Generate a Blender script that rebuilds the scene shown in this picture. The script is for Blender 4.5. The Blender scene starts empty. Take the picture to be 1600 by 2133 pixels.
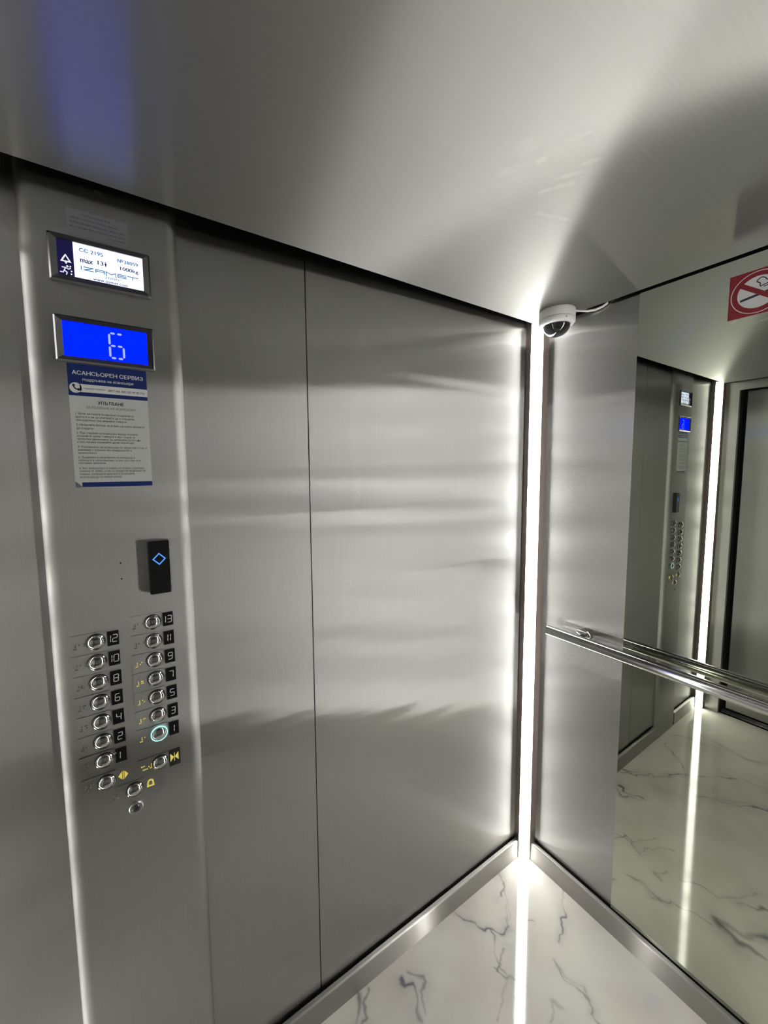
import bpy, bmesh, math, random
import numpy as np
from mathutils import Vector, Matrix

sc = bpy.context.scene
C = sc.collection
PI = math.pi

# ------------------------------------------------------------------ camera
CAM = Vector((0.9654, -1.41904, 1.64837))
YAW, PITCH, ROLL = 1.00939, -0.08568, -0.01178
fwd = Vector((-math.sin(YAW) * math.cos(PITCH), math.cos(YAW) * math.cos(PITCH), math.sin(PITCH)))
rt = fwd.cross(Vector((0, 0, 1))).normalized()
up = rt.cross(fwd)
r2 = rt * math.cos(ROLL) + up * math.sin(ROLL)
u2 = -rt * math.sin(ROLL) + up * math.cos(ROLL)
cam_data = bpy.data.cameras.new('camera')
cam = bpy.data.objects.new('camera', cam_data)
C.objects.link(cam)
cam.matrix_world = Matrix((
    (r2.x, u2.x, -fwd.x, CAM.x), (r2.y, u2.y, -fwd.y, CAM.y), (r2.z, u2.z, -fwd.z, CAM.z), (0, 0, 0, 1)))
cam_data.sensor_fit = 'VERTICAL'
cam_data.sensor_height = 36.0
cam_data.sensor_width = 27.0
cam_data.lens = 808.606 / 2133 * 36.0
cam_data.shift_x = (800 - 752.643) / 2133
cam_data.shift_y = -(1066.5 - 1053.324) / 2133
cam_data.clip_start = 0.01
sc.camera = cam

# ------------------------------------------------------------------ world, exposure
w = bpy.data.worlds.new('world')
sc.world = w
w.use_nodes = True
w.node_tree.nodes['Background'].inputs[0].default_value = (0.004, 0.004, 0.005, 1)
sc.view_settings.view_transform = 'Standard'
sc.view_settings.look = 'None'
sc.view_settings.gamma = 1.0
sc.view_settings.use_curve_mapping = False
sc.view_settings.exposure = 0.0
sc.cycles.max_bounces = 14
sc.cycles.glossy_bounces = 10
sc.cycles.diffuse_bounces = 5
sc.cycles.transmission_bounces = 6
sc.cycles.sample_clamp_indirect = 8.0
LED_POWER = 27.0

# ------------------------------------------------------------------ dimensions (metres)
W = 1.24          # left wall x = 0, right wall x = W
D = 1.9355        # back wall y = 0, door wall y = -D
H = 2.2           # ceiling underside
G, GB = 0.0383, 0.0145   # ceiling gaps at the side walls and at the mirror wall
P = 0.021         # control panel face
YC0, YC1 = -1.5456, -1.2814

# ------------------------------------------------------------------ materials
def new_mat(name):
    m = bpy.data.materials.new(name)
    m.use_nodes = True
    nt = m.node_tree
    nt.nodes.clear()
    out = nt.nodes.new('ShaderNodeOutputMaterial')
    return m, nt, out

def pbr(name, color, rough=0.5, metal=0.0, spec=0.5, trans=0.0, ior=1.5, coat=0.0):
    m, nt, out = new_mat(name)
    b = nt.nodes.new('ShaderNodeBsdfPrincipled')
    b.inputs['Base Color'].default_value = (*color, 1)
    b.inputs['Roughness'].default_value = rough
    b.inputs['Metallic'].default_value = metal
    b.inputs['Specular IOR Level'].default_value = spec
    b.inputs['Transmission Weight'].default_value = trans
    b.inputs['IOR'].default_value = ior
    b.inputs['Coat Weight'].default_value = coat
    nt.links.new(b.outputs[0], out.inputs[0])
    return m

def emit(name, color, strength, gloss=0.0):
    m, nt, out = new_mat(name)
    e = nt.nodes.new('ShaderNodeEmission')
    e.inputs[0].default_value = (*color, 1)
    e.inputs[1].default_value = strength
    nt.links.new(e.outputs[0], out.inputs[0])
    return m

def brushed(name, axis, color=(0.44, 0.44, 0.43), rough=0.29, aniso=0.80, haze=0.03, haze_rough=0.6,
            wave=0.0, wave_scale=(1, 1, 1), smears=None, grain=(1, 1, 1)):
    """Brushed stainless steel, brush lines along axis: narrow highlight along the lines, wide across them."""
    m, nt, out = new_mat(name)
    N, L = nt.nodes, nt.links
    tan = N.new('ShaderNodeCombineXYZ')
    for i in range(3):
        tan.inputs[i].default_value = axis[i]
    a = N.new('ShaderNodeBsdfAnisotropic')
    a.inputs['Color'].default_value = (*color, 1)
    a.inputs['Roughness'].default_value = rough
    a.inputs['Anisotropy'].default_value = aniso
    L.new(tan.outputs[0], a.inputs['Tangent'])
    h = N.new('ShaderNodeBsdfAnisotropic')
    h.inputs['Color'].default_value = (*color, 1)
    h.inputs['Roughness'].default_value = haze_rough
    h.inputs['Anisotropy'].default_value = 0.0
    mix = N.new('ShaderNodeMixShader')
    mix.inputs[0].default_value = haze
    L.new(a.outputs[0], mix.inputs[1])
    L.new(h.outputs[0], mix.inputs[2])
    L.new(mix.outputs[0], out.inputs[0])
    tc = N.new('ShaderNodeTexCoord')
    # faint grain and wear in the colour of the sheet
    mp = N.new('ShaderNodeMapping')
    mp.inputs['Scale'].default_value = grain
    L.new(tc.outputs['Object'], mp.inputs[0])
    n = N.new('ShaderNodeTexNoise')
    n.inputs['Scale'].default_value = 1.0
    n.inputs['Detail'].default_value = 4.0
    L.new(mp.outputs[0], n.inputs['Vector'])
    mr = N.new('ShaderNodeMapRange')
    mr.inputs[3].default_value = 0.93
    mr.inputs[4].default_value = 1.05
    L.new(n.outputs[0], mr.inputs[0])
    mul = N.new('ShaderNodeVectorMath')
    mul.operation = 'SCALE'
    mul.inputs[0].default_value = color
    L.new(mr.outputs[0], mul.inputs['Scale'])
    L.new(mul.outputs[0], a.inputs['Color'])
    if wave > 0:
        mp2 = N.new('ShaderNodeMapping')
        mp2.inputs['Scale'].default_value = wave_scale
        L.new(tc.outputs['Object'], mp2.inputs[0])
        n2 = N.new('ShaderNodeTexNoise')
        n2.inputs['Scale'].default_value = 1.0
        n2.inputs['Detail'].default_value = 2.0
        L.new(mp2.outputs[0], n2.inputs['Vector'])
        b = N.new('ShaderNodeBump')
        b.inputs['Strength'].default_value = 1.0
        b.inputs['Distance'].default_value = wave
        L.new(n2.outputs[0], b.inputs['Height'])
        L.new(b.outputs[0], a.inputs['Normal'])
        L.new(b.outputs[0], h.inputs['Normal'])
    if smears:
        # finger marks and wiped patches: greasy film that scatters (ellipses: centre, radii, turn, strength)
        acc = None
        wob = N.new('ShaderNodeTexNoise')
        wob.inputs['Scale'].default_value = 60.0
        L.new(tc.outputs['Object'], wob.inputs['Vector'])
        for (cx, cy, cz, rx, ry, rz, turn, k) in smears:
            q = N.new('ShaderNodeMapping')
            q.vector_type = 'TEXTURE'
            q.inputs['Location'].default_value = (cx, cy, cz)
            q.inputs['Rotation'].default_value = turn
            q.inputs['Scale'].default_value = (rx, ry, rz)
            L.new(tc.outputs['Object'], q.inputs[0])
            ln = N.new('ShaderNodeVectorMath')
            ln.operation = 'LENGTH'
            L.new(q.outputs[0], ln.inputs[0])
            ad = N.new('ShaderNodeMath')
            ad.operation = 'ADD'
            L.new(ln.outputs['Value'], ad.inputs[0])
            L.new(wob.outputs[0], ad.inputs[1])
            r = N.new('ShaderNodeMapRange')
            r.interpolation_type = 'SMOOTHSTEP'
            r.inputs[1].default_value = 1.85
            r.inputs[2].default_value = .85
            r.inputs[3].default_value = 0.0
            r.inputs[4].default_value = k
            L.new(ad.outputs[0], r.inputs[0])
            if acc is None:
                acc = r.outputs[0]
            else:
                mx = N.new('ShaderNodeMath')
                mx.operation = 'MAXIMUM'
                L.new(acc, mx.inputs[0])
                L.new(r.outputs[0], mx.inputs[1])
                acc = mx.outputs[0]
        df = N.new('ShaderNodeBsdfDiffuse')
        df.inputs[0].default_value = (0.75, 0.75, 0.72, 1)
        mix2 = N.new('ShaderNodeMixShader')
        L.new(acc, mix2.inputs[0])
        L.new(mix.outputs[0], mix2.inputs[1])
        L.new(df.outputs[0], mix2.inputs[2])
        L.new(mix2.outputs[0], out.inputs[0])
    return m

M = {}
FINGERS = [(x, y, H, rx, ry, 0.2, (0, 0, t), k * .8) for x, y, rx, ry, t, k in [
    (.520, -.799, .026, .020, .3, .16), (.515, -.750, .010, .008, .3, .24), (.474, -.775, .030, .012, .5, .1),
    (.575, -.744, .022, .007, .6, .26), (.558, -.670, .016, .007, .6, .36), (.522, -.671, .026, .007, .6, .4),
    (.502, -.655, .022, .008, .5, .45), (.473, -.673, .018, .007, .5, .3), (.429, -.600, .006, .03, -.2, .14),
    (.440, -.567, .006, .04, -.2, .14)]]
M['ceiling'] = brushed('ceiling_steel', (0, 1, 0), color=(.36, .36, .345), rough=.40, aniso=.74, haze=.25, haze_rough=.62, grain=(300, 6, 1), smears=FINGERS)
WIPES = [(0, y, z, .2, ry, rz, (t, 0, 0), k) for y, z, ry, rz, t, k in [
    (-.832, 1.74, .020, .13, .03, .05), (-.825, 1.60, .012, .05, -.1, .07), (-.835, 1.83, .035, .05, 0, .035),
    (-.800, 2.035, .020, .055, -.45, .05), (-.730, 1.975, .10, .03, -.3, .03), (-1.095, 1.975, .022, .010, .1, .05),
    (-.81, 1.515, .05, .025, .2, .03), (-.90, 1.56, .04, .03, 0, .03)]]
M['wall'] = brushed('wall_steel', (0, 0, 1), grain=(1, 300, 6), smears=WIPES, wave=0.0022, wave_scale=(1, 0.22, 9))
M['wall_dark'] = brushed('dimmed_wall_steel', (0, 0, 1), color=(.14, .14, .135), grain=(1, 300, 6))  # unseen right wall, colour darkened to dim its reflections in the other panels
M['back'] = brushed('back_steel', (0, 0, 1), color=(.40, .40, .395), rough=.26, aniso=.80, grain=(300, 1, 6), wave=0.0022, wave_scale=(0.3, 1, 9))
M['panel'] = brushed('panel_steel', (0, 0, 1), rough=.28, aniso=.79, grain=(1, 300, 6))
M['skirt_left'] = brushed('skirting_steel', (0, 1, 0), color=(.42, .41, .39), haze=.55, haze_rough=.55, grain=(300, 6, 300))
M['skirt_back'] = brushed('skirting_steel_back', (1, 0, 0), color=(.42, .41, .39), haze=.55, haze_rough=.55, grain=(6, 300, 300))
M['door'] = brushed('door_steel', (0, 0, 1), color=(.36, .36, .35), grain=(300, 1, 6))
M['chrome'] = pbr('polished_steel', (.62, .62, .61), .10, 1.0)
M['satin'] = pbr('satin_steel', (.6, .6, .58), .3, 1.0)
M['bezel'] = pbr('bezel_dark_chrome', (.22, .22, .23), .22, 1.0)
M['mirror'] = pbr('mirror_silver', (.52, .545, .465), .0, 1.0)
M['bronze'] = pbr('led_profile_bronze', (.36, .30, .27), .45, 1.0)
M['dark'] = pbr('dark_cavity', (.012, .012, .014), .9)
M['black'] = pbr('black_plastic', (.008, .008, .009), .25)
M['rubber'] = pbr('matt_black', (.01, .01, .011), .7)
M['white'] = pbr('white_plastic', (.78, .78, .76), .4)
M['white_print'] = pbr('white_print', (.8, .8, .8), .5)
M['paper'] = pbr('sticker_paper', (.62, .64, .62), .45)
M['film'] = pbr('clear_label_film', (.34, .34, .36), .45, .6)
M['blue_print'] = pbr('blue_print', (.012, .03, .16), .4)
M['ink'] = pbr('dark_ink', (.03, .03, .06), .5)
M['grey_ink'] = pbr('grey_ink', (.10, .10, .12), .5)
M['red'] = pbr('red_sign', (.28, .012, .022), .45)
M['scratch'] = pbr('bare_scratch', (.55, .55, .54), .45, .6)
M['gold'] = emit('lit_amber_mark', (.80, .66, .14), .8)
M['dots'] = pbr('steel_dots', (.75, .70, .62), .25, 1.0)
M['smoke'] = pbr('smoked_dome', (.02, .02, .022), .03, 0, .8)
def led_strip(name, power, amp=.28):
    """Strip light behind a diffuser: its output varies a little along its length."""
    m, nt, out = new_mat(name)
    N, L = nt.nodes, nt.links
    e = N.new('ShaderNodeEmission')
    e.inputs[0].default_value = (1.0, 0.985, 0.94, 1)
    tc = N.new('ShaderNodeTexCoord')
    sp = N.new('ShaderNodeSeparateXYZ')
    L.new(tc.outputs['Object'], sp.inputs[0])
    n = N.new('ShaderNodeTexNoise')
    n.noise_dimensions = '1D'
    n.inputs['Scale'].default_value = 10.0
    n.inputs['Detail'].default_value = 1.5
    L.new(sp.outputs['Z'], n.inputs['W'])
    r = N.new('ShaderNodeMapRange')
    r.inputs[1].default_value = .25
    r.inputs[2].default_value = .75
    r.inputs[3].default_value = power * (1 - amp)
    r.inputs[4].default_value = power * (1 + amp)
    L.new(n.outputs[0], r.inputs[0])
    L.new(r.outputs[0], e.inputs[1])
    L.new(e.outputs[0], out.inputs[0])
    return m
M['led'] = led_strip('led_diffuser', LED_POWER)
M['led_boosted'] = led_strip('led_diffuser_boosted', LED_POWER * 1.9, .45)      # back right strip, output boosted to brighten the left wall
M['screen_white'] = emit('screen_white', (.74, .81, 1.0), 1.65)
M['screen_blue'] = emit('screen_blue', (.0, .0025, 1.0), 9.0)
M['screen_dark'] = emit('screen_dark', (.05, .04, .22), .25)
M['lcd_light'] = emit('lcd_segment', (.42, .50, 1.0), 1.0)
M['lcd_white'] = emit('lcd_icon', (.85, .88, 1.0), 1.0)
M['lcd_text'] = pbr('lcd_text_navy', (.03, .05, .12), .5)
M['lcd_blue'] = emit('lcd_text_blue', (.05, .20, .42), .8)
M['lcd_navy'] = emit('lcd_text_dark', (.03, .03, .12), .7)
M['diamond'] = emit('blue_led', (.05, .22, 1.0), 2.0)
M['ring'] = emit('button_ring_light', (.55, .95, .9), 1.0)

def marble():
    m, nt, out = new_mat('white_marble_tile')
    N, L = nt.nodes, nt.links
    b = N.new('ShaderNodeBsdfPrincipled')
    b.inputs['Roughness'].default_value = 0.06
    at = N.new('ShaderNodeAttribute')
    at.attribute_name = 'vein'
    tc = N.new('ShaderNodeTexCoord')
    n = N.new('ShaderNodeTexNoise')
    n.inputs['Scale'].default_value = 3.5
    n.inputs['Detail'].default_value = 5
    L.new(tc.outputs['Object'], n.inputs['Vector'])
    cr = N.new('ShaderNodeValToRGB')
    cr.color_ramp.elements[0].position = .3
    cr.color_ramp.elements[0].color = (.45, .43, .39, 1)
    cr.color_ramp.elements[1].position = .6
    cr.color_ramp.elements[1].color = (.54, .53, .485, 1)
    L.new(n.outputs[0], cr.inputs[0])
    mx = N.new('ShaderNodeMix')
    mx.data_type = 'RGBA'
    L.new(at.outputs['Fac'], mx.inputs['Factor'])
    L.new(cr.outputs[0], mx.inputs['A'])
    mx.inputs['B'].default_value = (.13, .13, .15, 1)
    L.new(mx.outputs['Result'], b.inputs['Base Color'])
    L.new(b.outputs[0], out.inputs[0])
    return m
M['marble'] = marble()

# ------------------------------------------------------------------ mesh helpers
def link(o, parent=None):
    C.objects.link(o)
    if parent is not None:
        o.parent = parent
    return o

def obj(name, bm, mat, parent=None, smooth=None, origin=None):
    """Link bm as ONE mesh object. Vertices are given in world space (or in the parent's space with origin=False)."""
    me = bpy.data.meshes.new(name)
    bmesh.ops.recalc_face_normals(bm, faces=bm.faces)
    bm.to_mesh(me)
    bm.free()
    me.materials.append(mat)
    if smooth is not None:
        for p in me.polygons:
            p.use_smooth = True
        me.set_sharp_from_angle(angle=math.radians(smooth))
    o = bpy.data.objects.new(name, me)
    link(o, parent)
    if parent is not None:
        off = Vector((0, 0, 0))
        q = parent
        while q is not None:
            off += q.location
            q = q.parent
        me.transform(Matrix.Translation(-off))
    return o

def tag(o, label, cat, group=None, kind=None):
    o['label'] = label
    o['category'] = cat
    if group:
        o['group'] = group
    if kind:
        o['kind'] = kind
    return o

def thing(name, loc, label, cat, group=None):
    o = bpy.data.objects.new(name, None)
    o.empty_display_size = .05
    o.location = loc
    C.objects.link(o)
    return tag(o, label, cat, group)

def struct(name, bm, mat, smooth=None):
    o = obj(name, bm, mat, None, smooth)
    o['kind'] = 'structure'
    return o

def box(bm, a, b, bevel=0.0, seg=2):
    r = bmesh.ops.create_cube(bm, size=1.0)
    vs = r['verts']
    c = [(a[i] + b[i]) / 2 for i in range(3)]
    s = [abs(b[i] - a[i]) for i in range(3)]
    for v in vs:
        v.co = Vector((c[0] + v.co.x * s[0], c[1] + v.co.y * s[1], c[2] + v.co.z * s[2]))
    if bevel > 0:
        es = list({e for v in vs for e in v.link_edges})
        bmesh.ops.bevel(bm, geom=es, offset=bevel, segments=seg, profile=.5, affect='EDGES')
    return bm

def BOX(a, b, bevel=0.0, seg=2):
    return box(bmesh.new(), a, b, bevel, seg)

def extrude_z(bm, pts, z0, z1):
    """Closed outline pts (x, y) raised from z0 to z1."""
    lo = [bm.verts.new((x, y, z0)) for x, y in pts]
    hi = [bm.verts.new((x, y, z1)) for x, y in pts]
    n = len(pts)
    for i in range(n):
        j = (i + 1) % n
        bm.faces.new((lo[i], lo[j], hi[j], hi[i]))
    bm.faces.new(lo)
    bm.faces.new(hi)
    return bm

def prism(bm, pts, frame, n0, n1):
    """Closed outline pts (u, v) in a frame(u, v, n) -> world, thickness n0..n1."""
    lo = [bm.verts.new(frame(u, v, n0)) for u, v in pts]
    hi = [bm.verts.new(frame(u, v, n1)) for u, v in pts]
    n = len(pts)
    for i in range(n):
        j = (i + 1) % n
        bm.faces.new((lo[i], lo[j], hi[j], hi[i]))
    bm.faces.new(lo)
    bm.faces.new(hi)
    return bm

def ringprism(bm, outer, inner, frame, n0, n1):
    """Band between two outlines with the same number of points."""
    n = len(outer)
    V = [[bm.verts.new(frame(u, v, nn)) for u, v in pts] for pts, nn in
         ((outer, n0), (outer, n1), (inner, n1), (inner, n0))]
    for k in range(4):
        A, B = V[k], V[(k + 1) % 4]
        for i in range(n):
            j = (i + 1) % n
            bm.faces.new((A[i], A[j], B[j], B[i]))
    return bm

def lathe(bm, prof, frame, seg=40):
    """prof (r, n) spun about the frame's normal at u=v=0."""
    rings = []
    for r, n in prof:
        if r < 1e-7:
            rings.append([bm.verts.new(frame(0, 0, n))])
        else:
            rings.append([bm.verts.new(frame(r * math.cos(2 * PI * k / seg), r * math.sin(2 * PI * k / seg), n))
                          for k in range(seg)])
    for a, b in zip(rings, rings[1:]):
        for k in range(seg):
            j = (k + 1) % seg
            if len(a) == 1 and len(b) == 1:
                continue
            if len(a) == 1:
                bm.faces.new((a[0], b[k], b[j]))
            elif len(b) == 1:
                bm.faces.new((a[k], a[j], b[0]))
            else:
                bm.faces.new((a[k], a[j], b[j], b[k]))
    return bm

def tube(bm, pts, r, seg=16, cap=True):
    pts = [Vector(p) for p in pts]
    rings = []
    ref = Vector((0, 0, 1))
    for i, p in enumerate(pts):
        t = (pts[min(i + 1, len(pts) - 1)] - pts[max(i - 1, 0)]).normalized()
        if abs(t.dot(ref)) > .95:
            ref = Vector((1, 0, 0))
        x = t.cross(ref).normalized()
        y = x.cross(t)
        rr = r[i] if isinstance(r, (list, tuple)) else r
        rings.append([bm.verts.new(p + (x * math.cos(2 * PI * k / seg) + y * math.sin(2 * PI * k / seg)) * rr)
                      for k in range(seg)])
    for a, b in zip(rings, rings[1:]):
        for k in range(seg):
            j = (k + 1) % seg
            bm.faces.new((a[k], a[j], b[j], b[k]))
    if cap:
        bm.faces.new(rings[0])
        bm.faces.new(list(reversed(rings[-1])))
    return bm

def rrect(u0, v0, u1, v1, r, n=5):
    pts = []
    for cx, cy, a0 in ((u1 - r, v1 - r, 0), (u0 + r, v1 - r, 90), (u0 + r, v0 + r, 180), (u1 - r, v0 + r, 270)):
        for k in range(n + 1):
            a = math.radians(a0 + 90 * k / n)
            pts.append((cx + r * math.cos(a), cy + r * math.sin(a)))
    return pts

def circ(u, v, r, n=32, ru=None):
    return [(u + (ru or r) * math.cos(2 * PI * k / n), v + r * math.sin(2 * PI * k / n)) for k in range(n)]

def panel_frame(u0=0.0, v0=0.0, n0=0.0):          # the control panel's face: u -> +y, v -> +z, n -> +x
    return lambda u, v, n: (P + n0 + n, u0 + u, v0 + v)

def mirror_frame(u0=0.0, v0=0.0, n0=0.0):         # the mirror's face: u -> +x, v -> +z, n -> -y
    return lambda u, v, n: (u0 + u, -(n0 + n), v0 + v)

GLYPHS = {}
def raw_text(t):
    c = bpy.data.curves.new('lettering_curve', 'FONT')
    c.body = t
    c.size = 1.0
    c.resolution_u = 3
    o = bpy.data.objects.new('lettering_curve', c)
    C.objects.link(o)
    bpy.context.view_layer.update()
    me = bpy.data.meshes.new_from_object(o.evaluated_get(bpy.context.evaluated_depsgraph_get()))
    bpy.data.objects.remove(o)
    bpy.data.curves.remove(c)
    co = np.empty(len(me.vertices) * 3)
    me.vertices.foreach_get('co', co)
    fs = [tuple(p.vertices) for p in me.polygons]
    bpy.data.meshes.remove(me)
    return co.reshape(-1, 3)[:, :2], fs

def glyph(ch):
    """(points, faces, advance) of one letter; a few Cyrillic ones are drawn here stroke by stroke."""
    if ch in GLYPHS:
        return GLYPHS[ch]
    span = lambda t: float(np.ptp(raw_text(t)[0][:, 0]))
    hh = span('HH')
    adv = span('H' + ch + 'H') - hh if ch != ' ' else span('H H') - hh
    if ch == ' ':
        g = (np.zeros((0, 2)), [], adv)
    elif ch in 'ньъфНЬЪФ':
        low = ch.islower()
        h = .53 if low else .729
        s = .078 if low else .085                # stroke width
        l, r = .075, adv - .06
        pts, fs = [], []
        def rect(x0, y0, x1, y1):
            k = len(pts)
            pts.extend([(x0, y0), (x1, y0), (x1, y1), (x0, y1)])
            fs.append((k, k + 1, k + 2, k + 3))
        def ring(cx_, cy_, rx, ry, a0, a1, n=14):
            for q in range(n):
                A = [math.radians(a0 + (a1 - a0) * (q + e) / n) for e in (0, 1)]
                k = len(pts)
                for a in A:
                    pts.append((cx_ + rx * math.cos(a), cy_ + ry * math.sin(a)))
                for a in reversed(A):
                    pts.append((cx_ + (rx - s) * math.cos(a), cy_ + (ry - s) * math.sin(a)))
                fs.append((k, k + 1, k + 2, k + 3))
        c = ch.lower()
        if c == 'н':
            rect(l, 0, l + s, h); rect(r - s, 0, r, h); rect(l + s, h / 2 - s / 2, r - s, h / 2 + s / 2)
        elif c in 'ьъ':
            x0 = l if c == 'ь' else l + .13
            if c == 'ъ':
                x0 = min(x0, r - .26)
                rect(l - .03, h - s, x0, h)
            rect(x0, 0, x0 + s, h)
            b = h * .6
            xm = max(x0 + s + .01, r - b / 2)
            rect(x0 + s, 0, xm, s); rect(x0 + s, b - s, xm, b)
            ring(xm, b / 2, min(b / 2, r - xm + .001), b / 2, -90, 90)
        else:
            m_ = (l + r) / 2 - .01
            rect(m_ - s / 2, -.17 if low else 0, m_ + s / 2, .72)
            ring(m_, h / 2, (r - l) / 2, h / 2, 0, 360, 28)
        g = (np.array(pts), fs, adv)
    else:
        co, f2 = raw_text(ch)
        wh = span('H')
        lb = span('H' + ch) - wh - float(np.ptp(co[:, 0])) - (hh - 2 * wh) / 2     # left bearing of the letter
        g = (co - np.array([co[:, 0].min() - lb, 0]), f2, adv)
    GLYPHS[ch] = g
    return g

def text_mesh(bm, body, u0, u1, v0, v1, frame, n0=0.0, n1=0.0003, bold=0.0, line=False):
    """Lettering fitted into u0..u1; v0..v1 is its full height, or with line=True the baseline and the cap height.
    bold thickens it by printing it again slightly to the side (in em)."""
    P_, F_, x = [], [], 0.0
    for ch in body:
        co, fs, adv = glyph(ch)
        k = sum(len(p) for p in P_)
        if len(co):
            P_.append(co + np.array([x, 0]))
            F_ += [tuple(k + q for q in f) for f in fs]
        x += adv
    co = np.concatenate(P_)
    lo, hi = co.min(0), co.max(0)
    if line:
        lo[1], hi[1] = 0.0, .729
    sx, sy = (u1 - u0) / (hi[0] - lo[0]), (v1 - v0) / (hi[1] - lo[1])
    shifts = [(0, 0)] if not bold else [(-bold, 0), (bold, 0), (0, bold * .6), (0, -bold * .6)]
    for k, (dx, dy) in enumerate(shifts):
        vs = [bm.verts.new(frame(u0 + (x - lo[0] + dx) * sx, v0 + (y - lo[1] + dy) * sy, n1 + k * 2e-6)) for x, y in co]
        for f in F_:
            try:
                bm.faces.new([vs[q] for q in f])
            except ValueError:
                pass
    return bm

SEG = {'0': 'abcdef', '1': 'bc', '2': 'abged', '3': 'abgcd', '4': 'fgbc', '5': 'afgcd', '6': 'afgedc',
       '7': 'abc', '8': 'abcdefg', '9': 'abgfcd', '-': 'g'}

def seven(bm, ch, u, v, wd, ht, t, frame, n0, n1, gap=.12, slant=0.0, split=False):
    """A seven-segment character with its lower left corner at u, v."""
    def seg(p, q):
        d = Vector((q[0] - p[0], q[1] - p[1]))
        ln = d.length
        d /= ln
        nn = Vector((-d.y, d.x))
        a = Vector(p) + d * gap * t * 4
        b = Vector(q) - d * gap * t * 4
        h = t / 2
        pts = [a + d * 0 , a + d * h + nn * h, b - d * h + nn * h, b, b - d * h - nn * h, a + d * h - nn * h]
        prism(bm, [(u + x + (y) * slant, v + y) for x, y in pts], frame, n0, n1)
    A, B, Cc, Dd, E, F = (0, ht), (wd, ht), (wd, ht / 2), (wd, 0), (0, 0), (0, ht / 2)
    S = {'a': (A, B), 'b': (B, Cc), 'c': (Cc, Dd), 'd': (E, Dd), 'e': (F, E), 'f': (A, F), 'g': (F, Cc)}
    for k in SEG[ch]:
        p, q = S[k]
        if split and k in 'adg':
            mid = ((p[0] + q[0]) / 2, p[1])
            seg(p, mid)
            seg(mid, q)
        else:
            seg(p, q)
VEINS = [
    ([(0.017, -0.184), (0.052, -0.206), (0.074, -0.217), (0.079, -0.245)], 0.009, 0.75),
    ([(0.074, -0.217), (0.11, -0.238), (0.126, -0.259), (0.14, -0.292), (0.162, -0.311), (0.162, -0.351), (0.137, -0.369), (0.105, -0.388)], 0.006, 0.55),
    ([(0.024, -0.437), (0.068, -0.417), (0.105, -0.392), (0.137, -0.372), (0.159, -0.379), (0.189, -0.408), (0.215, -0.422), (0.226, -0.449), (0.249, -0.438), (0.256, -0.419)], 0.005, 0.6),
    ([(0.062, -0.721), (0.086, -0.726), (0.106, -0.694), (0.134, -0.706), (0.148, -0.722), (0.18, -0.738)], 0.01, 0.7),
    ([(0.026, -0.859), (0.052, -0.872), (0.078, -0.898)], 0.01, 0.5),
    ([(0.198, -0.024), (0.227, -0.068), (0.251, -0.097), (0.27, -0.142), (0.288, -0.194)], 0.005, 0.65),
    ([(0.306, -0.26), (0.328, -0.27), (0.356, -0.277), (0.388, -0.26), (0.415, -0.258), (0.442, -0.269), (0.451, -0.292)], 0.005, 0.6),
    ([(0.108, -0.23), (0.135, -0.255), (0.147, -0.302)], 0.005, 0.4),
    ([(0.215, -0.446), (0.237, -0.446), (0.252, -0.43), (0.274, -0.477), (0.303, -0.543)], 0.005, 0.4),
    ([(0.179, -0.242), (0.208, -0.208)], 0.004, 0.4),
    ([(0.359, -0.361), (0.381, -0.378), (0.394, -0.408)], 0.006, 0.3),
    ([(0.2, -0.374), (0.22, -0.429), (0.259, -0.42), (0.297, -0.396)], 0.008, 0.45),
    ([(0.297, -0.396), (0.3, -0.438), (0.331, -0.5), (0.374, -0.544)], 0.005, 0.3),
    ([(0.319, -0.264), (0.357, -0.265), (0.397, -0.242), (0.435, -0.266), (0.454, -0.291), (0.504, -0.307), (0.556, -0.324)], 0.005, 0.4),
    ([(0.558, -0.353), (0.602, -0.334), (0.624, -0.324), (0.652, -0.343), (0.695, -0.346)], 0.02, 0.5),
    ([(0.568, -0.353), (0.621, -0.374), (0.677, -0.431)], 0.022, 0.4),
    ([(0.445, -0.421), (0.482, -0.448), (0.538, -0.462), (0.577, -0.516), (0.613, -0.602)], 0.006, 0.35),
    ([(0.588, -0.492), (0.624, -0.527), (0.652, -0.554)], 0.009, 0.5),
    ([(0.365, -0.356), (0.39, -0.355)], 0.02, 0.3),
    ([(0.298, -0.963), (0.376, -1.034), (0.482, -1.14), (0.529, -1.156)], 0.006, 0.3),
    ([(0.487, -1.119), (0.529, -1.156)], 0.014, 0.5),
    ([(0.021, -0.825), (0.048, -0.859), (0.081, -0.863), (0.104, -0.905), (0.119, -0.952), (0.142, -0.935), (0.165, -0.977), (0.187, -1.035), (0.215, -1.078), (0.295, -1.185), (0.406, -1.317)], 0.007, 0.5),
    ([(0.068, -0.696), (0.107, -0.659), (0.133, -0.686), (0.169, -0.715)], 0.009, 0.5),
    ([(0.165, -0.874), (0.202, -0.875), (0.202, -0.847)], 0.012, 0.3),
    ([(0.061, -1.294), (0.114, -1.245), (0.16, -1.194), (0.204, -1.146)], 0.004, 0.5),
    ([(0.049, -1.413), (0.09, -1.455), (0.127, -1.472), (0.174, -1.467), (0.217, -1.495), (0.262, -1.509)], 0.005, 0.4),
    ([(0.158, -1.56), (0.217, -1.552), (0.299, -1.529), (0.345, -1.53), (0.383, -1.519), (0.443, -1.578)], 0.006, 0.45),
    ([(0.306, -0.953), (0.332, -0.993), (0.379, -1.025), (0.409, -1.046), (0.494, -1.126)], 0.005, 0.35),
    ([(0.415, -1.317), (0.452, -1.316), (0.494, -1.325)], 0.014, 0.45),
    ([(0.489, -1.131), (0.529, -1.156)], 0.012, 0.45),
]

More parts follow.
